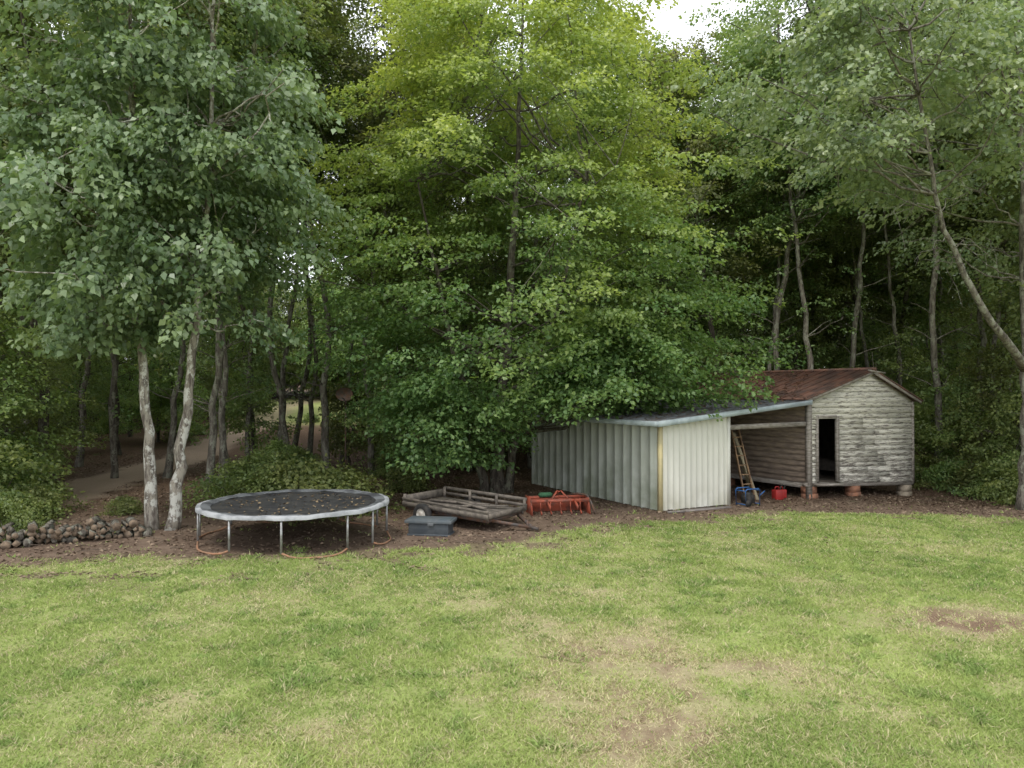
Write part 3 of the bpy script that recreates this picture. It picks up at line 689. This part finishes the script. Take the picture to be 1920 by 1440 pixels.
b.beam(Q(-1.55,-.86,.56),Q(-1.55,.86,.56),.04,.2);b.beam(Q(1.56,-.86,.48),Q(1.56,.86,.48),.04,.12)
b.beam(Q(-.9,.3,.5),Q(.9,-.2,.52),.14,.04);b.beam(Q(-1.2,-.1,.49),Q(.6,.4,.5),.1,.06);b.beam(Q(-.3,-.5,.48),Q(1.2,.5,.53),.09,.04)
b.obj('wood_deck',[M_tw],tl_)
b=MB()
for y in (-.8,.8): b.beam(Q(-1.5,y,.34),Q(1.5,y,.34),.05,.09)
for x in (-1.45,-.7,0,.7,1.45): b.beam(Q(x,-.8,.335),Q(x,.8,.335),.05,.06)
b.beam(Q(1.45,-.6,.32),Q(2.35,0,.17),.06,.07);b.beam(Q(1.45,.6,.32),Q(2.35,0,.17),.06,.07);b.beam(Q(2.3,0,.17),Q(2.55,0,.16),.07,.07)
b.tube([Q(2.2,0,.35),Q(2.2,0,.02)],.025,8);b.tube([Q(-.6,-1.12,.29),Q(-.6,1.12,.29)],.03,8);b.obj('steel_frame',[M_ts],tl_)
b=MB();bh=MB()
for y in (-1.1,1.1):
    s=1 if y>0 else -1;n=24;t=np.linspace(0,2*math.pi,n,endpoint=False)
    prof=[(.17,-.07),(.27,-.09),(.30,-.05),(.30,.05),(.27,.09),(.17,.07)];V=[]
    for r,o in prof:
        for q in t:V.append(Q(-.6+r*math.cos(q),y+o,.29+r*math.sin(q)))
    f=[[k*n+i,k*n+(i+1)%n,(k+1)*n+(i+1)%n,(k+1)*n+i] for k in range(5) for i in range(n)];b.add(V,f)
    V=[];
    for r,o in ((.175,.06),(.14,.035),(.07,.05),(.05,.08)):
        for q in t:V.append(Q(-.6+r*math.cos(q),y+s*o,.29+r*math.sin(q)))
    f=[[k*n+i,k*n+(i+1)%n,(k+1)*n+(i+1)%n,(k+1)*n+i] for k in range(3) for i in range(n)];bh.add(V,f)
    bh.add([Q(-.6+.05*math.cos(q),y+s*.08,.29+.05*math.sin(q)) for q in t],[list(range(n))])
b.obj('tires',[M_tire],tl_,True);bh.obj('hubs',[M_hub],tl_)

# ---------------------------------------------------------------- truck toolbox
M_tb=simple('toolbox_paint',(.045,.055,.065),(.07,.08,.088),5,.45,.4)
M_tl=simple('toolbox_lid',(.085,.105,.12),(.12,.13,.135),4,.5,.4)
tb=empty('toolbox');c=(-1.88,16.75);z=T(*c);ra=math.radians(-9)
b=MB();b.box((c[0],c[1],z+.14),(.94,.5,.28),0,ra);b.box((c[0],c[1],z+.015),(1.0,.54,.05),0,ra);o=b.obj('body',[M_tb],tb)
b=MB();b.box((c[0],c[1],z+.32),(1.1,.6,.07),0,ra);b.box((c[0],c[1],z+.362),(1.0,.5,.018),0,ra);b.box((c[0]+.02,c[1]-.31,z+.27),(.14,.02,.07),0,ra);o=b.obj('lid',[M_tl],tb)
for o in tb.children:
    mo=o.modifiers.new('bev','BEVEL');mo.width=.012;mo.segments=2

# ---------------------------------------------------------------- box blade (tractor implement)
M_or=simple('orange_red_paint',(.36,.085,.048),(.19,.07,.05),5,.6,.35,lo=.42,hi=.62)
bb=empty('box_blade');c=np.array([1.25,19.6]);a0=math.radians(12);ex=np.array([math.cos(a0),math.sin(a0)]);ey=np.array([-ex[1],ex[0]]);zb=T(*c)
def B(x,y,z):p=c+ex*x+ey*y;return np.array([p[0],p[1],zb+z])
b=MB()
for x in (-.8,.8):
    b.hexa([B(x-.015,-.4,0),B(x+.015,-.4,0),B(x+.015,.4,0),B(x-.015,.4,0),B(x-.015,-.2,.42),B(x+.015,-.2,.42),B(x+.015,.4,.46),B(x-.015,.4,.46)])
b.hexa([B(-.78,.22,.02),B(.78,.22,.02),B(.78,.25,.02),B(-.78,.25,.02),B(-.78,.34,.43),B(.78,.34,.43),B(.78,.37,.43),B(-.78,.37,.43)])
b.beam(B(-.8,-.22,.36),B(.8,-.22,.36),.09,.09);b.beam(B(-.8,.1,.42),B(.8,.1,.42),.06,.06)
for x in (-.55,-.28,0,.28,.55):
    b.beam(B(x,-.22,.42),B(x,-.26,.10),.025,.07);b.beam(B(x,-.26,.11),B(x,-.38,.03),.03,.05)
b.beam(B(-.25,-.22,.38),B(-.05,-.1,.62),.05,.03);b.beam(B(.25,-.22,.38),B(.05,-.1,.62),.05,.03);b.beam(B(0,-.1,.6),B(0,.3,.44),.05,.03)
for x in (-.38,.38): b.beam(B(x,-.22,.36),B(x,-.6,.22),.03,.12)
b.obj('frame',[M_or],bb)
b=MB()
b.tube([B(.45,.3,.45),B(.62,.1,.5),B(.8,-.1,.47),B(.85,-.3,.3),B(.9,-.45,.05)],.03,6);b.obj('hitch_arm',[M_ts],bb,True)
b=MB();b.tube([B(-.55,.0,.50),B(-.5,0,.5),B(-.2,.02,.5),B(-.15,.02,.5)],[.03,.07,.07,.03],10);b.obj('green_cylinder',[simple('green_paint',(.04,.12,.06),(.03,.08,.04))],bb,True)

# ---------------------------------------------------------------- firewood pile
M_end=simple('log_end',(.27,.20,.14),(.12,.09,.065),10,.9)
b=MB()
A=np.array([-10.9,14.9]);Bp=np.array([-8.05,16.35]);L=np.linalg.norm(Bp-A);dd=(Bp-A)/L;nn=np.array([-dd[1],dd[0]])
for row in range(4):
    s=.1+row*.08
    while s<L-.1-row*(.1 if row<3 else .35):
        r=random.uniform(.045,.10);p=A+dd*(s+random.uniform(-.03,.03));s+=r*2.05
        z=T(p[0],p[1])+.07+row*.11+random.uniform(-.03,.03)
        if row==3 and random.random()<.5: continue
        ln=random.uniform(.34,.54);j=random.uniform(-.14,.14);y0=random.uniform(-.1,.1)
        p0=p-nn*(ln/2+y0);p1=p+nn*(ln/2-y0)+dd*j
        b.tube([(p0[0],p0[1],z),(p1[0],p1[1],z+random.uniform(-.03,.03))],[r,r*.95],random.choice((3,4,5,7,9)),0)
        if random.random()<.65: b.m[-1][:]=1;b.m[-2][:]=1
b.obj('firewood_pile',[M_barkM,M_end])

# ---------------------------------------------------------------- things in the open bay
M_lad=simple('ladder_wood',(.34,.22,.12),(.22,.14,.09),6,.8)
ld=MB()
for du in (-.2,.2): ld.beam(P(3.72+du,.35,0.0),P(3.9+du*.75,1.15,2.15),.035,.08)
for k in range(7):
    t=.1+k*.13;ld.beam(P(3.72+.18*t-.19,.35+.8*t,2.15*t),P(3.72+.18*t+.19,.35+.8*t,2.15*t),.07,.03)
ld.obj('ladder',[M_lad])
b=MB()
for i in range(4): b.beam(P(4.12+i*.05,.45+i*.1,0),P(4.2+i*.04,1.5,2.0-i*.12),.12,.03)
b.obj('lumber_boards',[simple('pale_lumber',(.48,.42,.28),(.36,.3,.2))])
M_blue=simple('blue_paint',(.04,.13,.34),(.03,.09,.22),6,.5,.4)
gen=empty('portable_generator');b=MB();gz0=T(*P(2.95,.0,0)[:2])
for v in (-.45,-.08):
    b.tube([P(2.72,v,gz0+.02),P(2.70,v,gz0+.45),P(2.76,v,gz0+.5),P(3.2,v,gz0+.5),P(3.26,v,gz0+.45),P(3.25,v,gz0+.02)],.018,8)
for u,z in ((2.7,.45),(3.26,.45),(2.72,.06),(3.25,.06)): b.tube([P(u,-.45,gz0+z),P(u,-.08,gz0+z)],.016,8)
b.tube([P(3.26,-.45,gz0+.3),P(3.45,-.45,gz0+.42)],.015,6);b.obj('frame',[M_blue],gen,True)
b=MB();q=P(2.98,-.27,gz0+.2);b.box(q,(.3,.24,.24),0,.47);b.tube([P(2.85,-.27,gz0+.3),P(3.1,-.27,gz0+.3)],.09,12);b.tube([P(2.78,-.5,gz0+.1),P(2.78,-.46,gz0+.1)],.1,16);b.obj('engine',[M_tire],gen)
M_red=simple('red_plastic',(.36,.025,.022),(.25,.02,.02),5,.45,.4)
def can(u,v,s,name):
    e=empty(name);c=P(u,v,0);g0=T(c[0],c[1]);b=MB();r=.4
    b.box((c[0],c[1],g0+.14*s),(.28*s,.2*s,.28*s),0,r);o=b.obj('body',[M_red],e)
    mo=o.modifiers.new('bev','BEVEL');mo.width=.03;mo.segments=3
    b=MB();x=np.array([math.cos(r),math.sin(r)])
    pt=lambda a,z:(c[0]+x[0]*a*s,c[1]+x[1]*a*s,g0+z*s)
    b.tube([pt(-.1,.27),pt(-.08,.36),pt(.03,.36),pt(.05,.27)],.014*s,8);b.obj('handle',[M_red],e,True)
    b=MB();b.tube([pt(.09,.27),pt(.1,.33),pt(.18,.42)],[.025*s,.02*s,.012*s],8);b.obj('spout',[M_tire],e,True)
can(4.75,.25,1.1,'gas_can');can(5.15,.45,.95,'gas_can.001')
b=MB();M_cin=simple('cinder_block',(.25,.22,.2),(.18,.16,.15))
b.box((*P(.25,-.35,0)[:2],T(4.3,19.5)+.03),(.5,.12,.05),0,.3);b.box((*P(1.4,-.3,0)[:2],.03),(1.6,.22,.04),0,.45);b.obj('scrap_boards',[M_cin])
sd=empty('satellite_dish');x,y=px(648,26),26;g0=T(x,y);b=MB();b.tube([(x,y,g0-.1),(x,y,3.1)],.03,8);b.tube([(x,y-.05,3.0),(x,y-.5,3.1)],.015,6);b.obj('mast',[M_ts],sd)
b=MB();V=[];n=20
for r in (.02,.15,.25,.31):
    for q in np.linspace(0,2*math.pi,n,endpoint=False):V.append((x+r*math.cos(q),y-.1-r*r*1.2,3.22+r*.8*math.sin(q)))
b.add(V,[[k*n+i,k*n+(i+1)%n,(k+1)*n+(i+1)%n,(k+1)*n+i] for k in range(3) for i in range(n)]);b.obj('dish',[M_ts],sd,True)

# ---------------------------------------------------------------- light, sky, camera
w=bpy.data.worlds.new('World');scene.world=w;w.use_nodes=True;nt=w.node_tree;nt.nodes.clear()
el=math.radians(58);az=math.radians(205)
sky=nt.nodes.new('ShaderNodeTexSky');sky.sky_type='NISHITA';sky.sun_disc=False;sky.sun_elevation=el;sky.sun_rotation=az;sky.dust_density=3
mx=nt.nodes.new('ShaderNodeMix');mx.data_type='RGBA';mx.inputs[0].default_value=.8;mx.inputs[7].default_value=(12.9,13.2,13.7,1)
bg=nt.nodes.new('ShaderNodeBackground');bg.inputs[1].default_value=.15;wo=nt.nodes.new('ShaderNodeOutputWorld')
nt.links.new(sky.outputs[0],mx.inputs[6]);nt.links.new(mx.outputs[2],bg.inputs[0]);nt.links.new(bg.outputs[0],wo.inputs[0])
sl=bpy.data.lights.new('sun','SUN');sl.energy=1.5;sl.angle=math.radians(12);sl.color=(1,.96,.88)
so=bpy.data.objects.new('sun',sl);scene.collection.objects.link(so)
dv=Vector((math.sin(az)*math.cos(el),math.cos(az)*math.cos(el),math.sin(el)))
so.rotation_euler=dv.to_track_quat('Z','Y').to_euler();so.location=(0,-5,20)
cam=bpy.data.cameras.new('camera');co=bpy.data.objects.new('camera',cam);scene.collection.objects.link(co);scene.camera=co
cam.sensor_width=36;cam.lens=25.3;cam.clip_end=2000;co.location=(0,0,3.3);co.rotation_euler=(math.radians(90.64),0,0)
scene.view_settings.view_transform='Standard';scene.view_settings.look='None';scene.view_settings.exposure=0
print('trees',cnt)
